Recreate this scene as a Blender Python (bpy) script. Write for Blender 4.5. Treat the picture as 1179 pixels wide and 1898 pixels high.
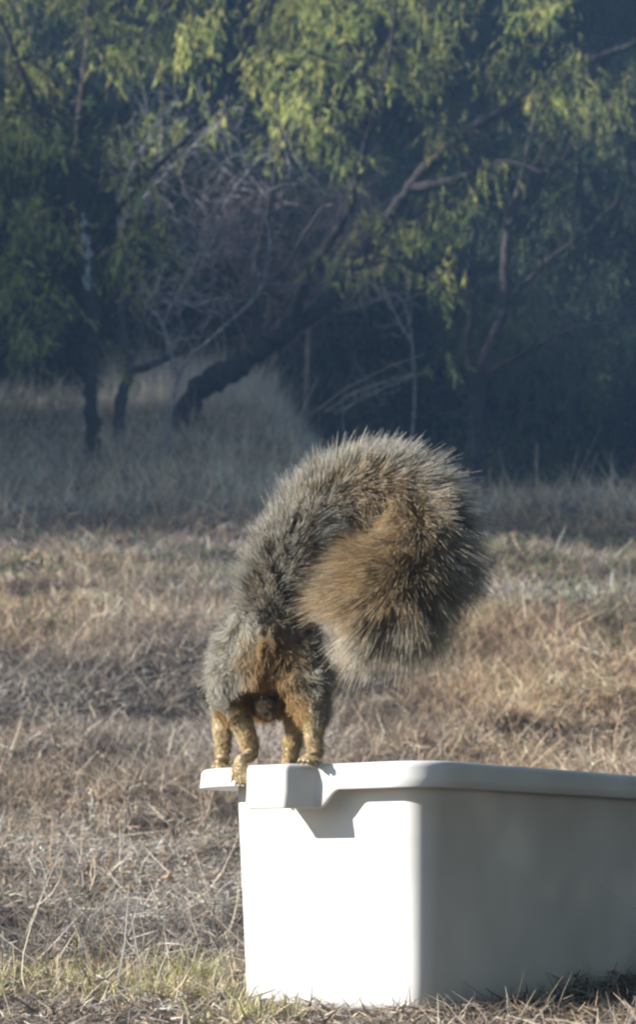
import bpy, math, random
import numpy as np
from mathutils import Vector
R = math.radians
scene = bpy.context.scene
for o in list(bpy.data.objects): bpy.data.objects.remove(o)
col = scene.collection

# ------------------------------------------------------------------ camera, sky, sun, exposure
F = 3800.0; ZC = 0.1374; HOR = 1624.0          # focal length in photo pixels, camera height, eye level row
cam_d = bpy.data.cameras.new('camera'); cam = bpy.data.objects.new('camera', cam_d); col.objects.link(cam)
cam.location = (0, 0, ZC); cam.rotation_euler = (R(90), 0, 0)
cam_d.sensor_fit = 'VERTICAL'; cam_d.sensor_height = 24.0
cam_d.lens = 24.0 * F / 1898.0
cam_d.shift_y = (HOR - 949.0) / 1898.0
cam_d.clip_start = 0.05; cam_d.clip_end = 2000
cam_d.dof.use_dof = True; cam_d.dof.focus_distance = 2.11; cam_d.dof.aperture_fstop = 8.5
scene.camera = cam

SUN_EL, SUN_DX, SUN_DY = 23.0, -1.0, -0.11        # direction towards the sun
sd = Vector((SUN_DX, SUN_DY, 0)).normalized() * math.cos(R(SUN_EL)); sd.z = math.sin(R(SUN_EL))
sl = bpy.data.lights.new('sun', 'SUN'); sl.energy = 5.0; sl.angle = R(0.55); sl.color = (1.0, 0.965, 0.91)
sun = bpy.data.objects.new('sun', sl); col.objects.link(sun)
sun.rotation_euler = (-sd).to_track_quat('-Z', 'Y').to_euler()
w = bpy.data.worlds.new('World'); scene.world = w; w.use_nodes = True
nt = w.node_tree; nt.nodes.clear()
sky = nt.nodes.new('ShaderNodeTexSky'); sky.sky_type = 'NISHITA'; sky.sun_disc = False
sky.sun_elevation = R(SUN_EL); sky.sun_rotation = math.atan2(SUN_DX, SUN_DY)
sky.air_density = 1.3; sky.dust_density = 0.6; sky.ozone_density = 2.0
bg = nt.nodes.new('ShaderNodeBackground'); bg.inputs['Strength'].default_value = 0.065
wo = nt.nodes.new('ShaderNodeOutputWorld')
nt.links.new(sky.outputs[0], bg.inputs[0]); nt.links.new(bg.outputs[0], wo.inputs[0])
vs = scene.view_settings; vs.view_transform = 'Standard'; vs.look = 'None'; vs.gamma = 1; vs.exposure = 1.42
scene.render.engine = 'CYCLES'
cy = scene.cycles
cy.max_bounces = 6; cy.diffuse_bounces = 4; cy.transmission_bounces = 4; cy.glossy_bounces = 2
cy.transparent_max_bounces = 6; cy.volume_bounces = 0
cy.use_denoising = True; cy.pixel_filter_type = 'BLACKMAN_HARRIS'; cy.filter_width = 2.3
cy.sample_clamp_indirect = 6

# ------------------------------------------------------------------ helpers
rng = np.random.default_rng(7)
def P(px, py, Y):
    """real point at distance Y metres, given its place in the photograph"""
    return np.array([(px - 589.5) * Y / F, Y, ZC + (HOR - py) * Y / F])

def mesh_obj(name, V, faces, mat, parent=None, colr=None, smooth=False):
    """faces: list of int arrays (n,k). colr: (nv,3)"""
    V = np.asarray(V, dtype=np.float32)
    me = bpy.data.meshes.new(name)
    me.vertices.add(len(V)); me.vertices.foreach_set('co', V.ravel())
    idx = np.concatenate([f.ravel() for f in faces]).astype(np.int32)
    tot = np.concatenate([np.full(len(f), f.shape[1]) for f in faces]).astype(np.int32)
    st = np.concatenate([[0], np.cumsum(tot)[:-1]]).astype(np.int32)
    me.loops.add(len(idx)); me.loops.foreach_set('vertex_index', idx)
    me.polygons.add(len(tot)); me.polygons.foreach_set('loop_start', st); me.polygons.foreach_set('loop_total', tot)
    if smooth: me.polygons.foreach_set('use_smooth', np.ones(len(tot), dtype=bool))
    me.update(calc_edges=True)
    if colr is not None:
        a = me.color_attributes.new('tint', 'FLOAT_COLOR', 'POINT')
        c = np.ones((len(V), 4), dtype=np.float32); c[:, :3] = colr
        a.data.foreach_set('color', c.ravel())
    me.materials.append(mat)
    o = bpy.data.objects.new(name, me); col.objects.link(o)
    if parent is not None: o.parent = parent
    return o
def tag(o, label=None, cat=None, group=None, kind=None):
    if label: o['label'] = label
    if cat: o['category'] = cat
    if group: o['group'] = group
    if kind: o['kind'] = kind
    return o
def empty(name, loc=(0, 0, 0)):
    o = bpy.data.objects.new(name, None); o.location = loc; o.empty_display_size = 0.1; col.objects.link(o); return o

def vnoise(x, y, s, seed=0):
    x = np.asarray(x, float) / s + 1000.3; y = np.asarray(y, float) / s + 1000.7
    xi = np.floor(x).astype(np.int64); yi = np.floor(y).astype(np.int64); fx = x - xi; fy = y - yi
    fx = fx * fx * (3 - 2 * fx); fy = fy * fy * (3 - 2 * fy)
    def h(a, b):
        n = (a * 374761393 + b * 668265263 + seed * 1442695041) & 0xffffffff
        n = ((n ^ (n >> 13)) * 1274126177) & 0xffffffff
        return ((n ^ (n >> 16)) & 0xffff) / 65535.0
    return (h(xi, yi) * (1 - fx) + h(xi + 1, yi) * fx) * (1 - fy) + (h(xi, yi + 1) * (1 - fx) + h(xi + 1, yi + 1) * fx) * fy

def unit(a): return a / np.maximum(np.linalg.norm(a, axis=-1, keepdims=True), 1e-9)

class Acc:
    def __init__(s): s.V = []; s.F = {}; s.C = []; s.n = 0
    def add(s, V, F, C=None):
        V = np.asarray(V, float)
        s.V.append(V); s.C.append(np.broadcast_to(np.asarray(C if C is not None else (1, 1, 1), float), (len(V), 3)))
        F = np.asarray(F); s.F.setdefault(F.shape[1], []).append(F + s.n); s.n += len(V)
    def obj(s, name, mat, parent=None, smooth=False):
        return mesh_obj(name, np.concatenate(s.V), [np.concatenate(f) for f in s.F.values()], mat, parent, np.concatenate(s.C), smooth)

def tube(pts, rad, ns=8):
    pts = np.asarray(pts, float); rad = np.asarray(rad, float); n = len(pts)
    T = unit(np.gradient(pts, axis=0)); up = np.array([0.3, 0.2, 1.0]) if abs(T[0][2]) < .9 else np.array([1.0, .1, 0])
    V = []; prev = None
    for i in range(n):
        a = (up if prev is None else prev); a = a - T[i] * np.dot(a, T[i]); a = a / np.linalg.norm(a); prev = a
        b = np.cross(T[i], a); th = np.arange(ns) * 2 * np.pi / ns
        V.append(pts[i] + rad[i] * (np.cos(th)[:, None] * a + np.sin(th)[:, None] * b))
    V = np.concatenate(V + [pts[:1], pts[-1:]])
    q = []
    i = np.repeat(np.arange(n - 1), ns); j = np.tile(np.arange(ns), n - 1); k = (j + 1) % ns
    q = np.stack([i * ns + j, i * ns + k, (i + 1) * ns + k, (i + 1) * ns + j], 1)
    j = np.arange(ns); k = (j + 1) % ns
    c1 = np.stack([k, j, np.full(ns, n * ns)], 1); c2 = np.stack([(n - 1) * ns + j, (n - 1) * ns + k, np.full(ns, n * ns + 1)], 1)
    return V, q, np.concatenate([c1, c2])
def add_tube(acc, pts, rad, ns=8, C=None):
    V, q, t = tube(pts, rad, ns); c = C if C is not None else (1, 1, 1)
    n0 = acc.n; acc.add(V, q, c); acc.F.setdefault(3, []).append(t + n0)

def spline(ctrl, n):
    """Catmull-Rom through the control rows (any number of columns)"""
    c = np.asarray(ctrl, float); c = np.vstack([2 * c[0] - c[1], c, 2 * c[-1] - c[-2]])
    m = len(c) - 3; t = np.linspace(0, m - 1e-6, n); i = t.astype(int); f = (t - i)[:, None]
    p0, p1, p2, p3 = c[i], c[i + 1], c[i + 2], c[i + 3]
    return .5 * (2 * p1 + (p2 - p0) * f + (2 * p0 - 5 * p1 + 4 * p2 - p3) * f ** 2 + (3 * p1 - p0 - 3 * p2 + p3) * f ** 3)

def blades(base, dirs, length, width, bend, cb, ct, seg=2):
    """tapered ribbons: base (n,3), dirs unit (n,3), bend vec (n,3) added by t^2; colours base/tip"""
    n = len(base); side = unit(np.cross(dirs, rng.normal(size=(n, 3))))
    rows = []; cols = []
    for k in range(seg + 1):
        t = k / seg; c = base + dirs * (length * t)[:, None] + bend * (length * t * t)[:, None]
        wd = (width * (1 - .85 * t) * .5)[:, None]
        rows += [c - side * wd, c + side * wd]; cc = cb * (1 - t) + ct * t; cols += [cc, cc]
    V = np.stack(rows, 1).reshape(-1, 3); C = np.stack(cols, 1).reshape(-1, 3)
    m = 2 * (seg + 1); b = np.arange(n)[:, None] * m
    F = np.concatenate([b + np.array([[2 * k, 2 * k + 1, 2 * k + 3, 2 * k + 2]]) for k in range(seg)])
    return V, F, C

# ------------------------------------------------------------------ materials
def mat(name, rough=.8, spec=.3, base=(.5, .5, .5), attr=False, transl=0.0, noise=None, bump=None, hsvnoise=0):
    m = bpy.data.materials.new(name); m.use_nodes = True; t = m.node_tree; N = t.nodes; L = t.links
    b = N['Principled BSDF']; b.inputs['Roughness'].default_value = rough; b.inputs['Specular IOR Level'].default_value = spec
    b.inputs['Base Color'].default_value = (*base, 1); src = None
    if attr:
        a = N.new('ShaderNodeAttribute'); a.attribute_name = 'tint'; src = a.outputs['Color']
    tc = N.new('ShaderNodeTexCoord')
    if noise:
        sc, c1, c2, det = noise
        nz = N.new('ShaderNodeTexNoise'); nz.inputs['Scale'].default_value = sc; nz.inputs['Detail'].default_value = det
        L.new(tc.outputs['Object'], nz.inputs['Vector'])
        cr = N.new('ShaderNodeValToRGB'); cr.color_ramp.elements[0].color = (*c1, 1); cr.color_ramp.elements[1].color = (*c2, 1)
        cr.color_ramp.elements[0].position = .35; cr.color_ramp.elements[1].position = .68
        L.new(nz.outputs['Fac'], cr.inputs['Fac'])
        if src is not None:
            mx = N.new('ShaderNodeMix'); mx.data_type = 'RGBA'; mx.blend_type = 'MULTIPLY'; mx.inputs[0].default_value = 1
            L.new(src, mx.inputs[6]); L.new(cr.outputs[0], mx.inputs[7]); src = mx.outputs[2]
        else: src = cr.outputs[0]
    if bump:
        nz2 = N.new('ShaderNodeTexNoise'); nz2.inputs['Scale'].default_value = bump[0]; nz2.inputs['Detail'].default_value = 6
        L.new(tc.outputs['Object'], nz2.inputs['Vector'])
        bp = N.new('ShaderNodeBump'); bp.inputs['Strength'].default_value = bump[1]; bp.inputs['Distance'].default_value = bump[2]
        L.new(nz2.outputs['Fac'], bp.inputs['Height']); L.new(bp.outputs[0], b.inputs['Normal'])
    if src is not None: L.new(src, b.inputs['Base Color'])
    if transl > 0:
        tr = N.new('ShaderNodeBsdfTranslucent'); ms = N.new('ShaderNodeMixShader'); ms.inputs[0].default_value = transl
        if src is not None: L.new(src, tr.inputs['Color'])
        else: tr.inputs['Color'].default_value = (*base, 1)
        L.new(b.outputs[0], ms.inputs[1]); L.new(tr.outputs[0], ms.inputs[2]); L.new(ms.outputs[0], N['Material Output'].inputs['Surface'])
    return m
M_soil = mat('soil', .95, .1, noise=(9.0, (.035, .028, .023), (.10, .08, .065), 8), bump=(35, .9, .03))
M_straw = mat('straw', .75, .25, attr=True, transl=.25)
M_leaf = mat('leaf', .55, .3, attr=True, transl=.5)
M_bark = mat('bark', .9, .15, attr=True, noise=(22, (.55, .5, .48), (1.25, 1.2, 1.15), 7), bump=(40, .9, .02))
M_bin = mat('plastic', .38, .45, base=(.80, .80, .79), transl=.07, noise=(9, (.70, .685, .65), (.83, .82, .80), 9), bump=(260, .05, .0006))
M_fur = mat('fur', .65, .2, attr=True, transl=.5)
M_skin = mat('hide', .95, .05, attr=True, bump=(900, .5, .001))
M_claw = mat('claw', .4, .4, base=(.03, .025, .02))
M_eye = mat('eye', .08, .6, base=(.01, .008, .006))

# ------------------------------------------------------------------ the hillside
YR = np.array([-60, 2.3, 2.6, 3.5, 5, 7, 9.5, 12, 14, 17, 20, 30, 60, 300.])
def zr(y, row): return ZC + (HOR - row) * y / F
ZL = np.array([0, 0, zr(2.6, 1752), zr(3.5, 1590), zr(5, 1400), zr(7, 1190), zr(9.5, 1030), zr(12, 935), zr(14, 872), zr(17, 765), zr(20, 705), 4.9, 5.4, 9.])
ZRt = np.array([0, 0, zr(2.6, 1752), zr(3.5, 1590), zr(5, 1400), zr(7, 1200), zr(9.5, 1050), zr(12, 960), zr(14, 935), 2.45, 2.3, 2.2, 2.6, 9.])
yt = np.linspace(-60, 300, 14401)
def smooth_tab(z):
    a = np.interp(yt, YR, z); k = np.hanning(41); k /= k.sum()
    return np.convolve(np.pad(a, 20, 'edge'), k, 'valid')
TL, TR = smooth_tab(ZL), smooth_tab(ZRt)
def ground(x, y):
    x = np.asarray(x, float); y = np.asarray(y, float)
    px = 589.5 + F * x / np.maximum(y, 1.0)
    wl = 1 - np.clip((px - 430) / 470, 0, 1); wl = wl * wl * (3 - 2 * wl)
    far = np.clip((y - 2.2) / 2.0, 0, 1)
    z = wl * np.interp(y, yt, TL) + (1 - wl) * np.interp(y, yt, TR)
    z = z + far * ((vnoise(x, y, .9, 1) - .5) * .07 + (vnoise(x, y, .28, 2) - .5) * .07 + (vnoise(x, y, .13, 5) - .5) * .045 * np.clip((8 - y) / 3, 0, 1) + (vnoise(x, y, .1, 3) - .5) * .02)
    return z
def axis(lo, hi, fine_lo, fine_hi, step, nfar):
    a = np.arange(fine_lo, fine_hi + 1e-6, step)
    l = fine_lo - np.geomspace(step, fine_lo - lo, nfar)[::-1]; h = fine_hi + np.geomspace(step, hi - fine_hi, nfar)
    return np.concatenate([l, a, h])
gx = axis(-120, 120, -2.6, 2.6, .045, 40); gy = axis(-40, 130, 1.2, 16, .045, 45)
GX, GY = np.meshgrid(gx, gy, indexing='ij'); GZ = ground(GX, GY)
nx, ny = GX.shape; i, j = np.meshgrid(np.arange(nx - 1), np.arange(ny - 1), indexing='ij'); i = i.ravel(); j = j.ravel()
q = np.stack([i * ny + j, (i + 1) * ny + j, (i + 1) * ny + j + 1, i * ny + j + 1], 1)
g = mesh_obj('ground', np.stack([GX.ravel(), GY.ravel(), GZ.ravel()], 1), [q], M_soil, smooth=True); tag(g, kind='structure')

# ------------------------------------------------------------------ dry grass
def scatter(n, y0, y1, pw=1.0, half=.20, pad=.12):
    y = y0 + (y1 - y0) * rng.random(n) ** pw
    x = (rng.random(n) * 2 - 1) * (half * y + pad)
    return x, y
PAL = np.array([[.52, .41, .28], [.46, .34, .23], [.37, .26, .18], [.48, .40, .31], [.34, .29, .24], [.24, .18, .16], [.56, .47, .34], [.17, .13, .11]])
def straw_cols(x, y, n):
    k = rng.integers(0, len(PAL), n); c = PAL[k].copy()
    patch = vnoise(x, y, .35, 11)[:, None]; warm = vnoise(x, y, .8, 12)[:, None]
    c *= (.55 + 1.3 * patch)
    c *= 1 + (warm - .5) * np.array([.25, .0, -.35])
    return np.minimum(c * (.55 + .95 * rng.random((n, 1)) ** 1.3), .8)
acc = Acc()
def grass_layer(n, y0, y1, lmin, lmax, wd, upright, pw=1.0, lift=.0, green=None, thresh=None, tint=None):
    x, y = scatter(n, y0, y1, pw)
    if thresh is not None:
        keep = vnoise(x, y, thresh[0], thresh[2]) > thresh[1]; x, y = x[keep], y[keep]
    rx_ = x - .1055; ry_ = y - 2.0; inb = ((-rx_ * .788 + ry_ * .6157 > .012) & (-rx_ * .788 + ry_ * .6157 < .246) & (rx_ * .6157 + ry_ * .788 > .012) & (rx_ * .6157 + ry_ * .788 < .61))      # nothing grows inside the tub
    x, y = x[~inb], y[~inb]; n = len(x)
    z = ground(x, y) + lift * rng.random(n)
    d = rng.normal(size=(n, 3)); d[:, 2] = np.abs(d[:, 2]) * .3 + upright * (.6 + .8 * rng.random(n)); d = unit(d)
    L = lmin + (lmax - lmin) * rng.random(n) ** 1.6
    L *= .55 + .9 * vnoise(x, y, .3, 21)
    b = rng.normal(size=(n, 3)) * .35; b[:, 2] -= .15 + .25 * rng.random(n)
    c = straw_cols(x, y, n)
    if tint is not None: c = c * np.array(tint)
    if green is not None:
        gm = (vnoise(x, y, .45, 31) > green[0]) & (rng.random(n) < green[1])
        gc = np.array([[.16, .21, .07]]) * (.6 + .9 * rng.random((n, 1))); c = np.where(gm[:, None], gc, c)
    V, Fq, C = blades(np.stack([x, y, z], 1), d, L, wd * (.6 + .8 * rng.random(n)), b, c * .8, c * 1.1)
    acc.add(V, Fq, C)
# near litter, then the sward up the slope
grass_layer(16000, 1.2, 2.4, .012, .04, .0020, .3, lift=.01)
grass_layer(14000, 2.2, 4.6, .012, .05, .0022, .15, lift=.012)
grass_layer(70000, 2.2, 4.8, .012, .06, .0023, .2, lift=.022, thresh=(.2, .5, 42))
grass_layer(34000, 2.2, 4.8, .02, .06, .0020, .7, lift=.0, green=(.8, .3), thresh=(.12, .5, 43))
grass_layer(26000, 4.0, 7.5, .02, .085, .0034, .5, lift=.012, green=(.85, .3))
grass_layer(90000, 4.0, 7.8, .03, .10, .0034, .6, lift=.012, thresh=(.2, .5, 44))
grass_layer(70000, 6.5, 12.5, .03, .11, .0055, .9, lift=.01, green=(.5, .25), tint=(.95, .95, .98))
grass_layer(30000, 3.2, 9.0, .05, .13, .0034, 1.4, thresh=(.35, .55, 41))
grass_layer(30000, 11.0, 17.0, .08, .26, .008, 1.3, tint=(1.25, 1.18, 1.05))
n = 9000; x, y = scatter(n, 2.3, 5.5); keep = vnoise(x, y, .22, 45) > .45; x, y = x[keep], y[keep]; n = len(x)
d = rng.normal(size=(n, 3)); d[:, 2] = np.abs(d[:, 2]) * .4; d = unit(d); c = np.array([[.30, .21, .14]]) * (.5 + 1.1 * rng.random((n, 1)))
V, Fq, C = blades(np.stack([x, y, ground(x, y) + .006 + .014 * rng.random(n)], 1), d, .008 + .014 * rng.random(n), .004 + .006 * rng.random(n), rng.normal(size=(n, 3)) * .3, c, c); acc.add(V, Fq, C)
n = 1300; x, y = scatter(n, 2.2, 6.5); d = rng.normal(size=(n, 3)); d[:, 2] = np.abs(d[:, 2]) * .7 + .1; d = unit(d); c = np.array([[.62, .54, .42]]) * (.6 + .6 * rng.random((n, 1)))
V, Fq, C = blades(np.stack([x, y, ground(x, y) + .01], 1), d, .05 + .08 * rng.random(n), .0016 + .0016 * rng.random(n), rng.normal(size=(n, 3)) * .4, c, c, 4); acc.add(V, Fq, C)
o = acc.obj('dry_grass', M_straw); tag(o, 'dry tan and grey grass and straw litter covering the slope', 'grass', kind='stuff')
# lush green-yellow tufts low in the left foreground
acc = Acc()
def tuft(cx, cy, r, n, lmin, lmax, cols):
    x = cx + rng.normal(size=n) * r; y = cy + rng.normal(size=n) * r
    d = rng.normal(size=(n, 3)) * .45; d[:, 0] += (x - cx) / r * .25; d[:, 2] = 1; d = unit(d)
    c = np.array(cols)[rng.integers(0, len(cols), n)] * (.7 + .6 * rng.random((n, 1)))
    L = lmin + (lmax - lmin) * rng.random(n); b = rng.normal(size=(n, 3)) * .3; b[:, 2] -= .25
    V, Fq, C = blades(np.stack([x, y, ground(x, y)], 1), d, L, .0024 * (.6 + .9 * rng.random(n)), b, c * .8, c * 1.15, 3)
    acc.add(V, Fq, C)
GY1 = [[.50, .44, .20], [.60, .52, .30], [.36, .37, .15], [.60, .50, .34]]
GY2 = [[.20, .25, .08], [.32, .34, .12], [.50, .46, .26]]
for k in range(60):
    px = -120 + 560 * rng.random(); Y = 2.18 + .22 * rng.random()
    tuft((px - 589.5) * Y / F, Y, .016, 45, .012, .034, GY1)
for px, Y, r, n in ((335, 2.3, .012, 150), (362, 2.34, .012, 140), (345, 2.42, .014, 130), (60, 2.36, .012, 40), (150, 2.42, .012, 40), (400, 2.3, .010, 40)):
    tuft((px - 589.5) * Y / F, Y, r, n, .018, .042, GY2)
for k in range(14):
    px = 400 + 150 * rng.random(); Y = 1.86 + .16 * rng.random(); tuft((px - 589.5) * Y / F, Y, .010, 12, .015, .036, GY1)
o = acc.obj('green_grass', M_straw); tag(o, 'yellow green grass growing in low tufts at the foot of the slope', 'grass', kind='stuff')
# tall wispy dead grass under the trees
acc = Acc()
n = 26000
px = rng.random(n) * 1500 - 160; Y = 11.5 + 7.5 * rng.random(n); keep = (px < 640 + 200 * rng.random(n)) | (Y < 13.8)
keep &= rng.random(n) < np.where(px < 700, 1, .45); px, Y = px[keep], Y[keep]; n = len(px)
x = (px - 589.5) * Y / F; cl = vnoise(x, Y, .5, 51)
d = rng.normal(size=(n, 3)) * .28; d[:, 2] = 1; d = unit(d)
L = (.08 + .17 * rng.random(n) ** 1.7) * (.5 + .9 * cl); b = rng.normal(size=(n, 3)) * .35; b[:, 2] -= .15
c = np.array([[.78, .68, .50]]) * (.6 + .7 * rng.random((n, 1)))
V, Fq, C = blades(np.stack([x, Y, ground(x, Y) - .01], 1), d, L, .007 * (.5 + rng.random(n)), b, c * .7, c * 1.1, 3); acc.add(V, Fq, C)
n = 16000; px = 200 + 420 * rng.random(n); Y = 16.6 + 2.8 * rng.random(n); x = (px - 589.5) * Y / F
d = rng.normal(size=(n, 3)) * .25; d[:, 2] = 1; d = unit(d); L = (.14 + .34 * rng.random(n) ** 1.5) * (.5 + .9 * vnoise(x, Y, .5, 52)) * np.clip((640 - px) / 150, .25, 1)
b = rng.normal(size=(n, 3)) * .3; b[:, 2] -= .15; c = np.array([[.72, .64, .52]]) * (.6 + .7 * rng.random((n, 1)))
V, Fq, C = blades(np.stack([x, Y, ground(x, Y) - .01], 1), d, L, .007 * (.5 + rng.random(n)), b, c * .7, c * 1.1, 3); acc.add(V, Fq, C)
for p_ in ([(575, 770), (640, 720), (720, 680), (790, 655)], [(600, 765), (660, 725), (740, 700), (800, 690)], [(530, 860), (560, 760), (590, 700)], [(470, 830), (500, 740), (515, 690)]):
    Vt, qt, tt_ = tube([P(a, b, 13.0 + .0 * a) for a, b in p_], np.linspace(.005, .0025, len(p_)), 4); n0 = acc.n; acc.add(Vt, qt, (.5, .42, .3)); acc.F.setdefault(3, []).append(tt_ + n0)
o = acc.obj('tall_grass', M_straw); tag(o, 'tall wispy dead grass standing under the trees', 'grass', kind='stuff')

# ------------------------------------------------------------------ trees
BARK = np.array([.045, .041, .042]); PALE = np.array([.42, .41, .42])
def wiggly(p, q, r0, r1, n=8, amp=.06, sag=0.0):
    p = np.asarray(p, float); q = np.asarray(q, float); t = np.linspace(0, 1, n)[:, None]
    L = np.linalg.norm(q - p); off = np.cumsum(rng.normal(size=(n, 3)), 0); off -= off[0] + (off[-1] - off[0]) * t
    pts = p + (q - p) * t + off * amp * L / math.sqrt(n); pts[:, 2] -= sag * L * (4 * t * (1 - t))[:, 0]
    return pts, np.linspace(r0, r1, n)
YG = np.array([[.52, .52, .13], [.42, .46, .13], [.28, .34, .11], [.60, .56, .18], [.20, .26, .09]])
DG = np.array([[.055, .085, .045], [.07, .10, .05], [.045, .07, .04], [.09, .11, .045]])  # leaf greens lowered: the shade of the back wood is put into the colour
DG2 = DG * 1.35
def clump_leaves(acc, c, r, n, pal, size=1.0):
    """hanging feathery sprays of narrow leaflets in an uneven clump"""
    ns = max(4, n // 9); u = unit(rng.normal(size=(ns, 3))) * (rng.random((ns, 1)) ** .45); u *= np.array([1, 1, .8])
    s0 = c + u * r; sd_ = rng.normal(size=(ns, 3)) * .55; sd_[:, 2] -= 1.0; sd_ = unit(sd_); sl_ = (.14 + .20 * rng.random(ns)) * size
    k = rng.integers(0, ns, n); t = rng.random(n)
    base = s0[k] + sd_[k] * (sl_[k] * t)[:, None]
    d = unit(sd_[k] * .7 + rng.normal(size=(n, 3)) * .38 + np.array([0, 0, -.45]))
    L = (.04 + .06 * rng.random(n)) * size; wd = (.0045 + .005 * rng.random(n)) * size
    tone = pal[rng.integers(0, len(pal), ns)] * (.65 + .7 * rng.random((ns, 1))) * (.6 + .75 * rng.random())
    cc = tone[k] * (.8 + .4 * rng.random((n, 1)))
    side = unit(np.cross(d, rng.normal(size=(n, 3)))) * wd[:, None] * .5; mid = base + d * (L * .5)[:, None]
    V = np.stack([base, mid + side, base + d * L[:, None], mid - side], 1).reshape(-1, 3)
    acc.add(V, np.arange(n * 4).reshape(n, 4), np.repeat(cc, 4, 0))
def nearest(pts, c):
    d = np.linalg.norm(pts - c, axis=1) + 1.2 * np.maximum(pts[:, 2] - c[2], 0); return pts[np.argmin(d)]
def make_tree(name, label, limbs, clumps, pal, leafn=520, group='thorny trees on the slope', twigs=True, size=1.0, barkc=BARK, extra=None):
    """limbs: list of control rows (x,y,z,r) in metres; clumps: (centre, radius)"""
    base = limbs[0][0][:3]; root = empty(name, base); tag(root, label, 'tree', group)
    tr = Acc(); allp = []
    for lm in limbs:
        s = spline(lm, 7 * len(lm)); allp.append(s)
        s2 = s[:, :3] + rng.normal(size=(len(s), 3)) * s[:, 3:4] * .12
        add_tube(tr, s2 - base, np.maximum(s[:, 3], .0025) * (1 + .12 * rng.normal(size=len(s))), 10, barkc * (.8 + .4 * rng.random()))
    allp = np.concatenate(allp)[:, :3]; lf = Acc()
    for (c, r) in clumps:
        c = np.asarray(c, float); a = nearest(allp, c)
        pts, rad = wiggly(a, c, min(.022, .006 + .008 * np.linalg.norm(c - a)), .004, 9, .16, -.06); add_tube(tr, pts - base, rad, 5, barkc)
        for _ in range(5):
            e = c + unit(rng.normal(size=3)) * r * (.6 + .5 * rng.random()); st = pts[rng.integers(4, 9)]
            p2, r2 = wiggly(st, e, .0045, .0018, 6, .18, -.05); add_tube(tr, p2 - base, r2, 4, barkc * (1 + rng.random()))
        clump_leaves(lf, c - base, r, int(leafn * (r / .3) ** 2), pal, size)
    if extra: extra(tr, base)
    tr.obj('trunk', M_bark, root, True)
    if lf.n: lf.obj('crown', M_leaf, root)
    return root
def PL(rows, Ydef=None):
    """rows (px,py,Y,r_px) -> metres"""
    return [np.append(P(a, b, Y), r * Y / F) for a, b, Y, r in rows]
def gfix(rows):
    """put the first control point on the ground (slightly sunk)"""
    r = rows; r[0][2] = float(ground(r[0][0], r[0][1])) - .06; return r
def CL(Y, spots, jit=.35):
    return [(P(a, b, Y + dy) + np.array([0, rng.normal() * jit * .3, 0]), r * Y / F) for a, b, r, dy in spots]

def fill(Y0, px0, px1, py0, py1, n, rpx=(55, 95), dy=1.0):
    return [(P(px0 + (px1 - px0) * rng.random(), py0 + (py1 - py0) * rng.random(), Y0 + dy * rng.normal()), (rpx[0] + (rpx[1] - rpx[0]) * rng.random()) * Y0 / F) for _ in range(n)]
def lichen(tr, base):
    pts = []
    for k in range(46):
        t = rng.random(); c = P(151 + 12 * t + rng.normal() * 4, 405 + 135 * t, 14.0) + np.array([.012, -.070, 0]); r = .006 + .014 * rng.random()
        th = np.arange(7) * 2 * np.pi / 7; ring = np.stack([np.cos(th) * r * .8, np.zeros(7), np.sin(th) * r * (1 + rng.random())], 1) * (.7 + .5 * rng.random((7, 1)))
        V = np.concatenate([c - base + ring, [c - base + np.array([0, -.012, 0])]]); j = np.arange(7)
        tr.add(V, np.stack([j, (j + 1) % 7, np.full(7, 7)], 1), np.array([.42, .49, .50]) * (.8 + .4 * rng.random()))
# 1: slender upright tree, left
make_tree('thorn_tree', 'slender upright tree with a pale lichen patch on its trunk', [
    gfix(PL([(163, 885, 14, 16), (172, 800, 14, 14), (166, 700, 14, 12), (172, 610, 14, 13), (162, 540, 14, 16), (154, 440, 14, 17), (138, 340, 14, 11), (150, 200, 14, 9), (165, 60, 14, 8), (150, -80, 14, 6), (160, -220, 14, 3)])),
    PL([(152, 430, 14, 12), (120, 300, 13.8, 9), (60, 180, 13.6, 7), (10, 60, 13.5, 5), (-40, -60, 13.5, 3)]),
    PL([(160, 480, 14, 9), (210, 400, 13.9, 6), (300, 300, 13.8, 4.5), (400, 200, 13.6, 3.5), (470, 60, 13.5, 3), (520, -60, 13.4, 2)]),
    PL([(155, 230, 14, 6), (230, 120, 14.1, 5), (300, 20, 14.2, 4), (340, -100, 14.2, 2)])],
    CL(13.6, [(60, 90, 80, 0), (20, 220, 70, .2), (90, 250, 60, -.2), (200, 90, 70, .3), (290, 60, 75, 0), (350, 90, 60, -.3), (120, 400, 45, .2), (70, 370, 60, 0), (30, 480, 60, .3), (90, 520, 50, .1), (300, 230, 60, .4), (250, 320, 60, .2), (220, 230, 45, .1), (390, 190, 45, 0), (150, -60, 110, 0), (10, -80, 110, 0), (340, -80, 110, 0), (60, 610, 45, .3), (500, 40, 60, 0)]),
    YG, 560, extra=lichen)
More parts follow.
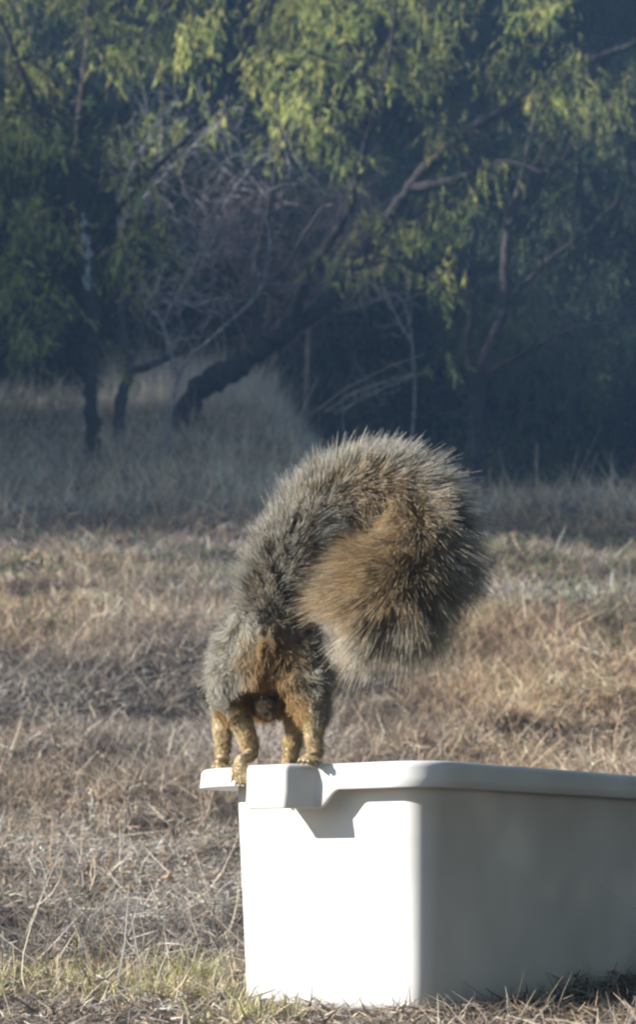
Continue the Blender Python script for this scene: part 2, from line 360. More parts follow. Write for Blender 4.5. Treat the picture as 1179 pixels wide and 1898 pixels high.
# 2: small forked tree whose pale bare arm reaches right
make_tree('thorn_tree', 'small forked tree with a pale bare branch arching to the right, beside the slender tree', [
    gfix(PL([(215, 775, 15, 15), (225, 735, 15, 11), (242, 690, 15, 8), (232, 640, 15, 7), (226, 560, 15, 6), (250, 470, 15, 5), (270, 400, 15, 3)])),
    PL([(242, 690, 15, 7), (300, 668, 14.9, 7), (350, 635, 14.8, 6), (395, 588, 14.7, 5.5), (450, 558, 14.7, 4.5), (520, 505, 14.6, 4), (560, 440, 14.6, 3), (600, 380, 14.6, 2)]),
    PL([(240, 680, 15, 6), (262, 625, 15.1, 5), (250, 560, 15.1, 4), (290, 500, 15.2, 3)])],
    CL(14.8, [(240, 440, 50, 0), (290, 420, 50, .2), (255, 510, 45, 0), (210, 470, 38, .1), (225, 640, 40, .3), (230, 690, 32, .2), (300, 470, 36, 0)]), YG, 620,
    barkc=BARK * 2)
# 3: big leaning mesquite
make_tree('leaning_tree', 'large old tree with a dark trunk leaning far over to the right', [
    gfix(PL([(330, 770, 16, 26), (365, 725, 16, 22), (420, 690, 16, 22), (480, 650, 16, 19), (540, 610, 15.9, 16), (620, 545, 15.8, 15), (690, 450, 15.7, 14), (760, 350, 15.6, 13), (840, 265, 15.5, 11), (960, 190, 15.4, 9), (1080, 120, 15.2, 7), (1180, 80, 15, 4)])),
    PL([(540, 610, 15.9, 10), (570, 520, 15.6, 8), (640, 400, 15.3, 7), (680, 260, 15, 6), (720, 120, 14.9, 5), (740, -40, 14.8, 3)]),
    PL([(760, 350, 15.6, 9), (850, 330, 15.2, 6), (930, 300, 14.9, 5), (1010, 320, 14.7, 3)]),
    PL([(480, 650, 16, 9), (470, 520, 16.2, 7), (500, 380, 16.3, 6), (520, 240, 16.4, 5), (490, 100, 16.4, 4), (480, -60, 16.4, 2)]),
    PL([(690, 450, 15.7, 7), (760, 470, 15.3, 5), (800, 520, 15.1, 3)])],
    CL(14.9, [(520, 170, 60, 0), (570, 200, 50, -.2), (490, 110, 60, .1), (610, 250, 50, 0), (640, 310, 42, .1), (500, 260, 35, .2), (700, 110, 60, .2), (680, 150, 48, 0), (830, 220, 55, .4), (790, 120, 70, .6), (900, 320, 40, -.2), (830, 350, 45, 0), (860, 390, 42, 0), (620, 470, 38, -.3), (670, 490, 40, -.2), (750, 440, 52, .2), (810, 540, 34, -.2), (830, 500, 34, 0), (780, 430, 55, .3), (700, 400, 52, .5), (600, 110, 70, .4), (1050, 110, 60, 0), (1130, 190, 55, -.2), (1080, 180, 50, 0), (1010, 170, 50, .1), (940, 120, 60, .5), (620, 30, 80, .3), (800, 10, 90, .4), (980, 0, 80, .4), (550, -40, 90, 0), (700, -60, 100, 0), (400, 30, 50, .4), (810, 660, 26, -.2)]),
    YG, 600)
# 4: dark tree on the right in shade
make_tree('thorn_tree', 'dark forked tree standing in deep shade to the right of the leaning tree', [
    gfix(PL([(880, 880, 15.5, 17), (882, 800, 15.5, 15), (885, 720, 15.5, 14), (905, 650, 15.5, 11), (935, 570, 15.5, 9), (940, 450, 15.6, 8), (970, 320, 15.7, 6), (1000, 180, 15.8, 4)])),
    PL([(884, 730, 15.5, 10), (868, 650, 15.4, 7), (872, 560, 15.4, 5), (840, 460, 15.3, 4)]),
    PL([(940, 560, 15.5, 6), (1020, 480, 15.4, 4), (1100, 420, 15.3, 3), (1180, 330, 15.2, 2), (1260, 220, 15, 3)]),
    PL([(890, 700, 15.5, 6), (960, 660, 15.2, 4), (1060, 610, 15, 2.5), (1140, 600, 15, 1.5)])],
    CL(15.3, [(1000, 560, 55, 0), (1050, 590, 45, 0), (990, 480, 60, .3), (1080, 700, 40, -.3), (1110, 690, 48, -.3), (1040, 410, 70, .4), (1130, 480, 70, .5), (1170, 350, 60, 0), (1060, 350, 60, .3), (930, 420, 70, .6), (850, 620, 35, .3), (860, 700, 30, .2), (930, 820, 32, -.4), (820, 760, 30, .4), (960, 560, 50, .3), (1170, 620, 60, .4), (1000, 250, 80, .4), (1120, 250, 80, .6), (1200, 120, 80, .2)]),
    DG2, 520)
# 5: multi-stemmed tree at the far left edge
make_tree('thorn_tree', 'bushy tree with hanging yellow green foliage, cut off by the left edge', [
    gfix(PL([(-60, 800, 14.6, 18), (-40, 700, 14.6, 14), (-20, 560, 14.5, 11), (10, 400, 14.5, 8), (30, 260, 14.4, 5)])),
    PL([(-40, 700, 14.6, 10), (20, 640, 14.4, 7), (60, 600, 14.2, 4)]),
    PL([(-30, 600, 14.5, 9), (-100, 450, 14.4, 7), (-140, 260, 14.3, 5)])],
    CL(14.5, [(20, 380, 60, 0), (10, 480, 60, 0), (50, 430, 55, .2), (30, 600, 50, 0), (80, 600, 45, .2), (-40, 520, 70, 0), (-90, 380, 90, 0), (-40, 260, 90, 0), (40, 300, 50, 0), (-120, 180, 100, 0)]), YG, 560)

# bare thorny saplings with pale curling twigs
def bare(label, rows, nseg, spread, Y, c=PALE, name='bare_shrub'):
    a = Acc(); base = rows[0][0][:3].copy(); root_pts = []
    for lm in rows:
        s = spline(lm, 6 * len(lm)); add_tube(a, s[:, :3] - base, s[:, 3], 5, c * .7); root_pts.append(s)
    rp = np.concatenate(root_pts)
    for _ in range(nseg):
        s0 = rp[rng.integers(len(rp) // 3, len(rp))]; p = s0[:3]; d = unit(rng.normal(size=3) * np.array([1, .6, .6]) + np.array([.3, 0, .35]))
        pts = [p]
        for k in range(6):
            d = unit(d + rng.normal(size=3) * .45); pts.append(pts[-1] + d * spread * (.5 + rng.random()) / 6)
        add_tube(a, np.array(pts) - base, np.linspace(min(s0[3] * .6, .004), .0015, 7), 4, c * (.6 + .5 * rng.random()))
    o = a.obj(name, M_bark, None, True); o.location = base; tag(o, label, 'shrub', 'bare twiggy shrubs'); return o
bare('pale bare shrub whose curling twigs arch over the gap between the trees',
     [gfix(PL([(300, 790, 13.6, 4), (330, 700, 13.6, 3.5), (400, 620, 13.5, 3), (480, 540, 13.4, 2.5), (500, 440, 13.4, 2), (480, 380, 13.4, 1.5)])),
      PL([(330, 700, 13.6, 3), (300, 600, 13.6, 2.5), (270, 560, 13.6, 2), (350, 560, 13.6, 2), (430, 550, 13.5, 2)]),
      PL([(480, 540, 13.4, 2), (470, 480, 13.4, 1.6), (430, 458, 13.4, 1.8), (390, 482, 13.4, 1.8), (355, 458, 13.4, 1.6), (320, 455, 13.4, 1.2)])], 70, .45, 13.5)
bare('small bare shrub with white forked twigs under the leaning trunk',
     [gfix(PL([(745, 900, 13.8, 2), (768, 760, 13.8, 2), (762, 620, 13.8, 2), (740, 550, 13.8, 2), (690, 560, 13.8, 2), (640, 575, 13.8, 1.5)])),
      PL([(765, 640, 13.8, 2), (720, 560, 13.8, 2), (700, 545, 13.8, 1.5)]), PL([(760, 700, 13.8, 2), (690, 730, 13.7, 1.5), (620, 770, 13.7, 1.5)])], 40, .35, 13.8)
bare('tangled bare shrub of grey upright twigs behind the slender tree',
     [gfix(PL([(330, 780, 17, 3), (300, 600, 17, 2.5), (220, 420, 17, 2), (250, 300, 17, 3), (330, 180, 17, 2)])),
      PL([(300, 600, 17, 2.5), (380, 450, 17, 2), (450, 330, 17, 2.5), (560, 220, 17, 2)]),
      PL([(220, 420, 17, 3), (310, 320, 16.8, 3), (400, 230, 16.7, 2)])], 220, .7, 17)
bare('reddish bare thicket in the gap behind the leaning trunk',
     [gfix(PL([(560, 700, 17.5, 5), (570, 560, 17.5, 4), (520, 450, 17.5, 3), (480, 380, 17.5, 2)])), PL([(570, 560, 17.5, 4), (640, 460, 17.5, 3), (600, 380, 17.5, 2)]), PL([(565, 600, 17.5, 4), (440, 500, 17.5, 3), (400, 420, 17.5, 2)])],
     480, .8, 17.5, np.array([.34, .27, .27]))

# trees further back and to the left along the slope (procedural; a few shapes, each placed as its own tree)
def generic_tree(h, spreadr, label, pal, leafn=420):
    base = np.zeros(3); limbs = []
    lean = rng.normal(size=2) * .15
    top = np.array([lean[0] * h, lean[1] * h, h * .8]); trunk = [np.array([0, 0, -.1, .10]), np.array([lean[0] * h * .1, 0, h * .18, .085]), np.array([lean[0] * h * .5, lean[1] * h * .4, h * .45, .06]), np.append(top, .02)]
    limbs.append(trunk); cl = []
    for k in range(9):
        t = .15 + .7 * rng.random(); s = spline(trunk, 30)[int(t * 29)]; an = rng.random() * 6.28; L = spreadr * (.6 + .5 * rng.random())
        e = s[:3] + np.array([math.cos(an) * L, math.sin(an) * L, h * (.1 + .25 * rng.random())]); m = (s[:3] + e) / 2 + np.array([0, 0, .12 * L])
        limbs.append([np.append(s[:3], s[3] * .7), np.append(m, .03), np.append(e, .01)])
    for k in range(120):
        u = unit(rng.normal(size=3)) * rng.random() ** .4
        cl.append((np.array([u[0] * spreadr, u[1] * spreadr, h * .52 + u[2] * h * .48]) + np.append(lean * h * .5, 0), .45 + .4 * rng.random()))
    return make_tree('thorn_tree', label, limbs, cl, pal, leafn, size=1.5)
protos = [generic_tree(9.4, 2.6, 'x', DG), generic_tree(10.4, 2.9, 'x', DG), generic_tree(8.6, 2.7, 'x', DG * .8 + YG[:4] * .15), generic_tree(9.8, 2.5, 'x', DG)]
def copy_tree(r):
    c = r.copy(); col.objects.link(c)
    for ch in list(r.children):
        d = ch.copy(); col.objects.link(d); d.parent = c
    return c
spots = [ # px-ish column, Y, shape, scale, label
    (60, 19, 0, 1.0, 'dark bushy tree behind the slender tree on the left'),
    (300, 21, 1, 1.0, 'tall dark tree showing between the slender tree and the leaning trunk'),
    (520, 22, 2, 1.1, 'rounded grey green tree behind the gap above the leaning trunk'),
    (700, 20, 3, 1.0, 'dark tree directly behind the leaning trunk'),
    (860, 21, 0, 1.15, 'broad dark tree behind the forked tree on the right'),
    (1010, 19.5, 2, 1.05, 'shaded green tree right of the forked tree'),
    (1180, 20, 1, 1.05, 'dark tree cut off by the right edge of the picture'),
    (-60, 22, 3, 1.1, 'dark tree at the left edge behind the bushy one'),
    (180, 26, 2, 1.3, 'far dark tree glimpsed left of centre'),
    (420, 27, 0, 1.3, 'far dark tree glimpsed near the centre'),
    (620, 27, 1, 1.3, 'far dark tree glimpsed above the squirrel'),
    (800, 26, 3, 1.3, 'far dark tree glimpsed right of centre'),
    (980, 27, 1, 1.3, 'far dark tree glimpsed towards the right'),
    (1150, 26, 0, 1.2, 'farthest dark tree in the upper right corner'),
    (-140, 28, 0, 1.2, 'dark tree deep in the wood behind the left edge'),
    (290, 33, 3, 1.4, 'dark tree deep in the wood, left of centre'), (540, 34, 2, 1.4, 'dark tree deep in the wood, at the centre'),
    (730, 33, 0, 1.4, 'dark tree deep in the wood, right of centre'), (900, 34, 1, 1.4, 'dark tree deep in the wood, far right'),
    (1080, 33, 3, 1.4, 'dark tree deep in the wood near the right edge'), (1260, 24, 2, 1.2, 'dark tree just beyond the right edge'),
    (70, 33, 1, 1.4, 'dark tree deep in the wood at the far left'),
]
used = set()
def place(x, y, k, s, label, zoff=0):
    o = protos[k] if k not in used else copy_tree(protos[k]); used.add(k)
    o.location = (x, y, float(ground(x, y)) + zoff); o.rotation_euler = (0, 0, rng.random() * 6.28); o.scale = (s, s, s)
    tag(o, label, 'tree', 'thorny trees on the slope'); return o
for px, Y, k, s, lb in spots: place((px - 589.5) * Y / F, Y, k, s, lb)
# the same belt of trees carries on to the left, outside the picture, and shades the upper slope
for q_, (x, y, k, s) in enumerate([(-4.6, 11.9, 0, .5), (-7.0, 12.6, 1, .5), (-10.0, 11.6, 3, .6), (-5.2, 15.2, 2, .5), (-8.5, 15.8, 0, .6), (-13.5, 13.0, 1, .7), (-7.5, 19.5, 1, .8), (-12.5, 18.0, 2, .8), (-9.0, 22.0, 3, 1.1), (-13.0, 24.5, 0, 1.25), (-6.8, 21.0, 0, 1.0), (-17.0, 21.0, 1, 1.4), (-11.0, 28.0, 2, 1.3), (-7.6, 24.0, 1, 1.3), (-10.5, 25.5, 3, 1.4), (-14.5, 20.0, 0, 1.3), (-12.0, 33.0, 1, 1.5), (-16.0, 27.0, 0, 1.6)]):
    o = place(x, y, k, s, 'tree of the belt beyond the left edge of the picture'); o['group'] = 'trees beyond the left edge'

# unseen bare-boled tree, added so its crown throws shade on the slope's right
x_, y_ = -11.5, 9.5; z_ = float(ground(x_, y_)); b_ = np.array([x_, y_, z_])
make_tree('thorn_tree', 'unseen bare-boled tree added beyond the left edge to cast a shade band', [[np.array([x_, y_, z_ - .1, .13]), np.array([x_ + .1, y_, z_ + 3, .11]), np.array([x_, y_ + .1, z_ + 6.6, .05])]],
    [(b_ + np.array([rng.normal() * 1.0, rng.normal() * .55, 5.6 + rng.normal() * .5]), .35 + .2 * rng.random()) for _ in range(34)], DG, 300, group='trees beyond the left edge')

# unseen trees added right of and behind the camera to shut out sky light
for x, y, k, s_ in [(4.6, .6, 0, .8), (5.0, 3.4, 2, .8), (4.4, -2.2, 1, .8), (7.5, 6.0, 3, .9), (8.0, -.5, 1, 1.1), (8.5, 3.0, 0, 1.1), (2.2, -5.5, 2, .9), (6.5, -6.0, 3, 1.1), (-1.8, -7.5, 0, 1.0)]:
    o = place(x, y, k, s_, 'unseen tree added to the right of and behind the viewer to block sky light'); o['group'] = 'added trees beyond the right edge'

# ------------------------------------------------------------------ the tub
H = .25; LB, LR = .258, .62
TH = R(38.0)
C0 = P(790, 1410, 2.0); C0[2] = 0
uu = np.array([-math.cos(TH), math.sin(TH), 0]); vv = np.array([math.sin(TH), math.cos(TH), 0])
rc = .030
def ring():
    """outline of the tub: rows (point xyz, outward normal xyz, side index, s along that side)"""
    rows = []; corners = [(0, 0), (LB, 0), (LB, LR), (0, LR)]      # (along u, along v)
    nrm = [(0, -1), (1, 0), (0, 1), (-1, 0)]; dirs = [(1, 0), (0, 1), (-1, 0), (0, -1)]; lens = [LB, LR, LB, LR]
    for k in range(4):
        c = corners[k]; d = dirs[k]; L = lens[k]; nn = nrm[k]; m = int((L - 2 * rc) / .0025)
        for t in np.linspace(rc, L - rc, m, endpoint=False): rows.append((c[0] + d[0] * t, c[1] + d[1] * t, nn[0], nn[1], k, t))
        n2 = nrm[(k + 1) % 4]; cx = corners[(k + 1) % 4][0] - d[0] * rc + dirs[(k + 1) % 4][0] * rc; cyy = corners[(k + 1) % 4][1] - d[1] * rc + dirs[(k + 1) % 4][1] * rc
        for a in np.linspace(0, math.pi / 2, 14, endpoint=False):
            ca, sa = math.cos(a), math.sin(a); n_ = (nn[0] * ca + n2[0] * sa, nn[1] * ca + n2[1] * sa)
            rows.append((cx + n_[0] * rc, cyy + n_[1] * rc, n_[0], n_[1], k, L - rc + rc * a / (math.pi / 2)))
    return np.array(rows)
RG = ring(); nR = len(RG)
def W(a, b): return C0 + a[:, None] * uu + b[:, None] * vv
PT = W(RG[:, 0], RG[:, 1]); NM = RG[:, 2:3] * uu + RG[:, 3:4] * vv
def lathe(profile, closed=False):
    """profile(i)-> arrays off (m,nR), z (m,nR)"""
    off, z = profile; m = len(off); V = np.concatenate([PT + NM * off[k][:, None] + np.array([0, 0, 1]) * z[k][:, None] for k in range(m)])
    j = np.arange(nR); k2 = (j + 1) % nR; qs = [np.stack([a * nR + j, a * nR + k2, ((a + 1) % m) * nR + k2, ((a + 1) % m) * nR + j], 1) for a in range(m if closed else m - 1)]
    return V, np.concatenate(qs)
tp = math.tan(R(2.6)); one = np.ones(nR)
tub = empty('storage_tub', tuple(C0)); tag(tub, 'white plastic storage tub standing on the ground with the squirrel on its rim', 'tub')
offs, zs = [], []
for z in np.linspace(H - .004, .012, 14): offs.append(one * (-(H - z) * tp)); zs.append(one * z)
ob = -H * tp
for dz, do in ((.006, -.002), (.002, -.006), (0, -.012)): offs.append(one * (ob + do)); zs.append(one * dz)
V, Q = lathe((offs, zs)); n0 = len(V); Vb = [V]; Fb = [Q]
cen = C0 + uu * LB / 2 + vv * LR / 2
Vb.append(cen[None]); j = np.arange(nR); last = n0 - nR; Fb3 = [np.stack([last + (j + 1) % nR, last + j, np.full(nR, n0)], 1)]
offs, zs = [], []
for z in np.linspace(H - .004, .006, 14): offs.append(one * (-(H - z) * tp - .0022)); zs.append(one * z)
offs.append(one * (ob - .012)); zs.append(one * .0025)
V, Q = lathe((offs, zs)); n1 = n0 + 1; Vb.append(V); Fb.append(Q[:, ::-1] + n1)
n2 = n1 + len(V); Vb.append((cen + np.array([0, 0, .0025]))[None]); last = n2 - nR; Fb3.append(np.stack([last + j, last + (j + 1) % nR, np.full(nR, n2)], 1))
Fb.append(np.stack([j, n1 + j, n1 + (j + 1) % nR, (j + 1) % nR], 1))
o = mesh_obj('body', np.concatenate(Vb) - C0, [np.concatenate(Fb), np.concatenate(Fb3)], M_bin, tub, smooth=True)
# rim with its down-turned skirt; the grip on the near short end stands proud and hangs lower
side = RG[:, 4]; s = RG[:, 5]
def ss(a, b, x): t = np.clip((x - a) / (b - a), 0, 1); return t * t * (3 - 2 * t)
e = np.full(nR, .018); k = np.full(nR, .0262)
S0 = side == 0
e0 = .018 + .027 * np.clip((s - .119) / .021, 0, 1) - .019 * np.clip((s - .191) / .007, 0, 1)
k0 = .0262 + .0185 * ss(.092, .119, s) - .0245 * np.clip((s - .189) / .009, 0, 1)
e = np.where(S0, e0, e); k = np.where(S0, k0, k)
S1 = side == 1
e = np.where(S1, .044, e); k = np.where(S1, .020, k)
S3 = side == 3; 
e = np.where(S3, .018, e)
e = np.where(side == 2,   .044 - .026 * ss(.0, .05, s), e)
e = np.where(S0, e + .018 * ss(LB - rc, LB, s), e)
k = np.where(side == 2, .020 + .0062 * ss(0, LB, s), k)
prof_o = [-.0026 * one, -.0022 * one, .001 * one, e - .008, e - .0045, e - .002, e - .0005, e, e + .0004, e + .0016, e + .0006, e - .0022, e - .0030, e - .0075, e - .012, .002 * one, .0006 * one]
prof_z = [H - .008 * one, H - .0025 * one, H - .0004 * one, H + .0004 * one, H - .0001 * one, H - .0014 * one, H - .0036 * one, H - .0065 * one, H - k * .6, H - k + .001, H - k, H - k, H - .0115 * one, H - .0042 * one, H - .0022 * one, H - .0030 * one, H - .008 * one]
V, Q = lathe((prof_o, prof_z), True)
mesh_obj('rim', V - C0, [Q], M_bin, tub, smooth=True)

# ------------------------------------------------------------------ the squirrel
def rimpt(s_, off, z=H): return C0 + uu * s_ - vv * off * -1 * -1 + np.array([0, 0, z]) if False else C0 + uu * s_ - vv * off + np.array([0, 0, z])
GREY, ORG, FOOT, DARK, UND = 0, 1, 2, 3, 4
caps = []      # (p, q, r0, r1, region)
def chain(rows, reg):
    pts = [P(a, b, Y) for a, b, Y, r in rows]; rr = [r * Y / F for a, b, Y, r in rows]
    for a in range(len(pts) - 1): caps.append((pts[a], pts[a + 1], rr[a], rr[a + 1], reg))
chain([(503, 1135, 2.135, 52), (502, 1170, 2.135, 68), (501, 1222, 2.14, 78), (494, 1215, 2.19, 86), (482, 1222, 2.24, 80), (474, 1240, 2.29, 64), (470, 1262, 2.325, 46), (470, 1270, 2.36, 44), (472, 1290, 2.395, 27), (473, 1300, 2.415, 14)], GREY)
chain([(500, 1240, 2.145, 66), (500, 1262, 2.165, 60), (484, 1270, 2.235, 55)], UND)
chain([(458, 1232, 2.14, 50), (436, 1268, 2.145, 42), (424, 1296, 2.145, 33), (438, 1322, 2.142, 21)], GREY)               # left haunch
chain([(438, 1322, 2.142, 19), (459, 1360, 2.142, 15), (466, 1394, 2.146, 12)], ORG)
chain([(467, 1395, 2.146, 13), (458, 1403, 2.130, 11), (446, 1408, 2.116, 10)], FOOT)
chain([(548, 1236, 2.12, 50), (564, 1272, 2.11, 42), (576, 1302, 2.10, 33), (584, 1330, 2.095, 22)], GREY)               # right haunch
chain([(584, 1330, 2.095, 20), (580, 1364, 2.092, 14), (587, 1396, 2.090, 12)], ORG)
chain([(588, 1397, 2.090, 12), (580, 1402, 2.076, 10), (572, 1404, 2.062, 9)], FOOT)
chain([(446, 1270, 2.21, 34), (422, 1315, 2.20, 21), (411, 1345, 2.19, 15), (414, 1378, 2.18, 12), (413, 1406, 2.175, 11)], ORG)   # forelegs
chain([(413, 1407, 2.175, 10), (406, 1414, 2.162, 9)], FOOT)
chain([(530, 1275, 2.21, 36), (546, 1322, 2.225, 20), (547, 1355, 2.24, 15), (541, 1390, 2.25, 13), (538, 1420, 2.255, 11)], ORG)
chain([(538, 1420, 2.255, 10), (532, 1426, 2.243, 9)], FOOT)
chain([(491, 1290, 2.128, 18), (493, 1306, 2.120, 17)], DARK)
for ex in (448, 492): chain([(ex, 1236, 2.35, 12), (ex + (ex - 470) * .2, 1212, 2.352, 7)], GREY)      # ears
# toes: (root, tip offsets in px)
claws = []
def toes(cx, cy, Y, spread, drop, fwd, n, r=4.2):
    for i_ in range(n):
        f = (i_ - (n - 1) / 2) / ((n - 1) / 2); ln = 1 - .22 * abs(f) ** 2
        a = (cx + spread * .35 * f, cy, Y); b = (cx + spread * .75 * f, cy + drop * .35, Y - fwd * .6 * ln); c = (cx + spread * f, cy + drop * ln, Y - fwd * ln * .85); 
        chain([(*a, r * 1.25), (*b, r), (*c, r * .85)], FOOT)
        claws.append((P(*c), P(c[0] + 2 * f, c[1] + 8, c[2] - .0015), r * .5 * Y / F))
toes(445, 1411, 2.118, 15, 42, .022, 5)
toes(572, 1406, 2.064, 17, 5, .024, 5)
toes(406, 1417, 2.162, 12, 7, .018, 4, 3.4)
toes(532, 1430, 2.243, 12, 8, .014, 4, 3.4)
TAILC = np.array([np.append(P(a, b, Y), r * Y / F) for a, b, Y, r in [(506, 1170, 2.12, 30), (508, 1105, 2.115, 20), (532, 1030, 2.115, 15), (580, 965, 2.115, 12), (645, 918, 2.11, 11), (715, 915, 2.10, 10), (768, 955, 2.085, 9), (776, 1000, 2.07, 8), (763, 1050, 2.06, 7), (735, 1084, 2.055, 6), (698, 1108, 2.055, 4)]])
ts = spline(TAILC, 60)
for a in range(59): caps.append((ts[a][:3], ts[a + 1][:3], ts[a][3], ts[a + 1][3], UND))
# one continuous surface: many overlapping balls fused by a voxel remesh
import bmesh
bm = bmesh.new(); bmesh.ops.create_icosphere(bm, subdivisions=2, radius=1); sv = np.array([v.co[:] for v in bm.verts]); sf = np.array([[v.index for v in f.verts] for f in bm.faces]); bm.free()
accb = Acc()
for p, q_, r0, r1, reg in caps:
    L = np.linalg.norm(q_ - p); m = max(2, int(L / (min(r0, r1) * .35)) + 1)
    for t in np.linspace(0, 1, m): accb.add(sv * (r0 + (r1 - r0) * t) + p + (q_ - p) * t, sf)
sq_base = np.array([P(500, 1410, 2.07)[0], 2.07, H])
squirrel = empty('squirrel', tuple(sq_base)); tag(squirrel, 'grizzled grey and orange squirrel seen from behind on the tub rim, bushy tail curled over', 'squirrel')
tmp = mesh_obj('tmp', np.concatenate(accb.V), [np.concatenate(accb.F[3])], M_skin)
rm = tmp.modifiers.new('r', 'REMESH'); rm.mode = 'VOXEL'; rm.voxel_size = .0011
smo = tmp.modifiers.new('s', 'SMOOTH'); smo.iterations = 6; smo.factor = .5
dg = bpy.context.evaluated_depsgraph_get(); me = bpy.data.meshes.new_from_object(tmp.evaluated_get(dg)); bpy.data.objects.remove(tmp)
nv = len(me.vertices); BV = np.empty(nv * 3, dtype=np.float32); me.vertices.foreach_get('co', BV); BV = BV.reshape(-1, 3).astype(float)
me.calc_loop_triangles(); BT = np.empty(len(me.loop_triangles) * 3, dtype=np.int32); me.loop_triangles.foreach_get('vertices', BT); BT = BT.reshape(-1, 3)
def region(X):
    best = np.full(len(X), 1e9); reg = np.zeros(len(X), int); ci = np.zeros(len(X), int)
    for i_, (p, q_, r0, r1, g_) in enumerate(caps):
        d = q_ - p; t = np.clip(((X - p) @ d) / max(d @ d, 1e-12), 0, 1); dist = np.linalg.norm(X - p - t[:, None] * d, axis=1) - (r0 + (r1 - r0) * t)
        m = dist < best; best[m] = dist[m]; reg[m] = g_; ci[m] = i_
    return reg, ci
def fur_colour(X, N, reg):
    """colour zones of the coat: grizzled outside, orange belly, inner legs and feet"""
    n = len(X); mid = P(500, 1200, 2.1)[0]
    inner = -np.sign(X[:, 0] - mid) * N[:, 0]                                   # inner side of each leg
    down = -N[:, 2]; o_ = np.clip(.5 + 2.2 * (np.maximum(inner * .75, down) - .42), 0, 1)
    # under the tail and between the haunches
    pxx = 589.5 + F * X[:, 0] / X[:, 1]; pyy = HOR - F * (X[:, 2] - ZC) / X[:, 1]
    cx = 505 + (pyy - 1200) * .03; o_ = np.maximum(o_, np.clip(1.15 - ((pxx - cx) / 66) ** 2 - ((pyy - 1235) / 88) ** 4, 0, 1) * .9 * (N[:, 1] < .2))
    o_ = np.maximum(o_, np.clip(1.3 - ((pxx - 503) / 78) ** 4, 0, 1) * np.clip((pyy - 1262) / 30, 0, 1) * .95); o_ = np.where(reg == ORG, np.maximum(o_, .9), o_); o_ = np.where(reg == FOOT, 1.0, o_); o_ = np.where(reg == UND, np.maximum(o_, .8), o_)
    grey = np.array([.72, .68, .58]); legc = np.array([.82, .68, .43]); org = np.where((reg == ORG)[:, None], legc, np.where((reg == FOOT)[:, None], np.array([.72, .58, .37]), np.array([.66, .47, .23])))
    c = grey * (1 - o_[:, None]) + org * o_[:, None]
    c = np.where((reg == DARK)[:, None], np.array([.40, .31, .22]), c)
    return c, o_
reg, _ = region(BV)
nrm = np.empty(nv * 3, dtype=np.float32); me.vertices.foreach_get('normal', nrm); nrm = nrm.reshape(-1, 3).astype(float)
bc, _ = fur_colour(BV, nrm, reg); bc = np.where((reg == FOOT)[:, None], bc * .95, bc * .85)
at = me.color_attributes.new('tint', 'FLOAT_COLOR', 'POINT'); c4 = np.ones((nv, 4), dtype=np.float32); c4[:, :3] = bc; at.data.foreach_set('color', c4.ravel())
me.vertices.foreach_set('co', (BV - sq_base).astype(np.float32).ravel()); me.materials.clear(); me.materials.append(M_skin)
me.polygons.foreach_set('use_smooth', np.ones(len(me.polygons), dtype=bool)); me.update()
body = bpy.data.objects.new('body', me); col.objects.link(body); body.parent = squirrel

def strands(base, pts_fn, width, cols, nseg=4):
    """three-sided tapering hairs. pts_fn(t)->(n,3) ; cols(t)->(n,3)"""
    n = len(base); rows = []; cr = []
    a = unit(rng.normal(size=(n, 3))); 
    tan = unit(pts_fn(1.0) - pts_fn(0.0)); a = unit(a - tan * np.sum(a * tan, 1, keepdims=True)); b = np.cross(tan, a)
    for k_ in range(nseg + 1):
        t = k_ / nseg; c = pts_fn(t); wd = (width * (1 - .8 * t ** 1.5) * .5)[:, None]; cc = cols(t)
        for ph in (0, 2.0944, 4.18879): rows.append(c + (a * math.cos(ph) + b * math.sin(ph)) * wd); cr.append(cc)
    m = 3 * (nseg + 1); V = np.stack(rows, 1).reshape(-1, 3); C = np.stack(cr, 1).reshape(-1, 3); bs = np.arange(n)[:, None] * m; Fs = []
    for k_ in range(nseg):
        for s_ in range(3): Fs.append(bs + np.array([[3 * k_ + s_, 3 * k_ + (s_ + 1) % 3, 3 * k_ + 3 + (s_ + 1) % 3, 3 * k_ + 3 + s_]]))
    return V, np.concatenate(Fs), C
def ramp(t, stops):
    """stops: list (pos,(n,3) or (3,))"""
    for (a, ca), (b, cb) in zip(stops[:-1], stops[1:]):
        if t <= b: f = (t - a) / (b - a); return np.asarray(ca) * (1 - f) + np.asarray(cb) * f
    return np.asarray(stops[-1][1])
# coat
tri = BV[BT]; ar = np.linalg.norm(np.cross(tri[:, 1] - tri[:, 0], tri[:, 2] - tri[:, 0]), axis=1); ar /= ar.sum()
n = 110000; ti = rng.choice(len(BT), n, p=ar); r1 = np.sqrt(rng.random(n))[:, None]; r2 = rng.random(n)[:, None]
X = tri[ti, 0] * (1 - r1) + tri[ti, 1] * r1 * (1 - r2) + tri[ti, 2] * r1 * r2
NN = unit(np.sum(nrm[BT[ti]], 1)); rg, ci = region(X)
tail_first = len(caps) - 59; keep = ci < tail_first + 4; X, NN, rg = X[keep], NN[keep], rg[keep]; n = len(X)
colr, o_ = fur_colour(X, NN, rg)
Lh = np.select([rg == GREY, rg == UND, rg == ORG, rg == FOOT, rg == DARK], [.0135, .010, .0040, .0014, .006]) * (.65 + .7 * rng.random(n))
pyy = HOR - F * (X[:, 2] - ZC) / X[:, 1]; Lh = np.where((rg == GREY) & (pyy > 1270), Lh * .55, Lh)
fl = np.stack([np.sign(X[:, 0] - P(500, 1200, 2.1)[0]) * .25, np.full(n, -.55), np.full(n, -.75)], 1)
fl = fl - NN * np.sum(fl * NN, 1, keepdims=True)
clump = 1.3 * np.stack([vnoise(X[:, 0] + X[:, 1], X[:, 2], .008, q_) - .5 for q_ in (61, 62, 63)], 1)
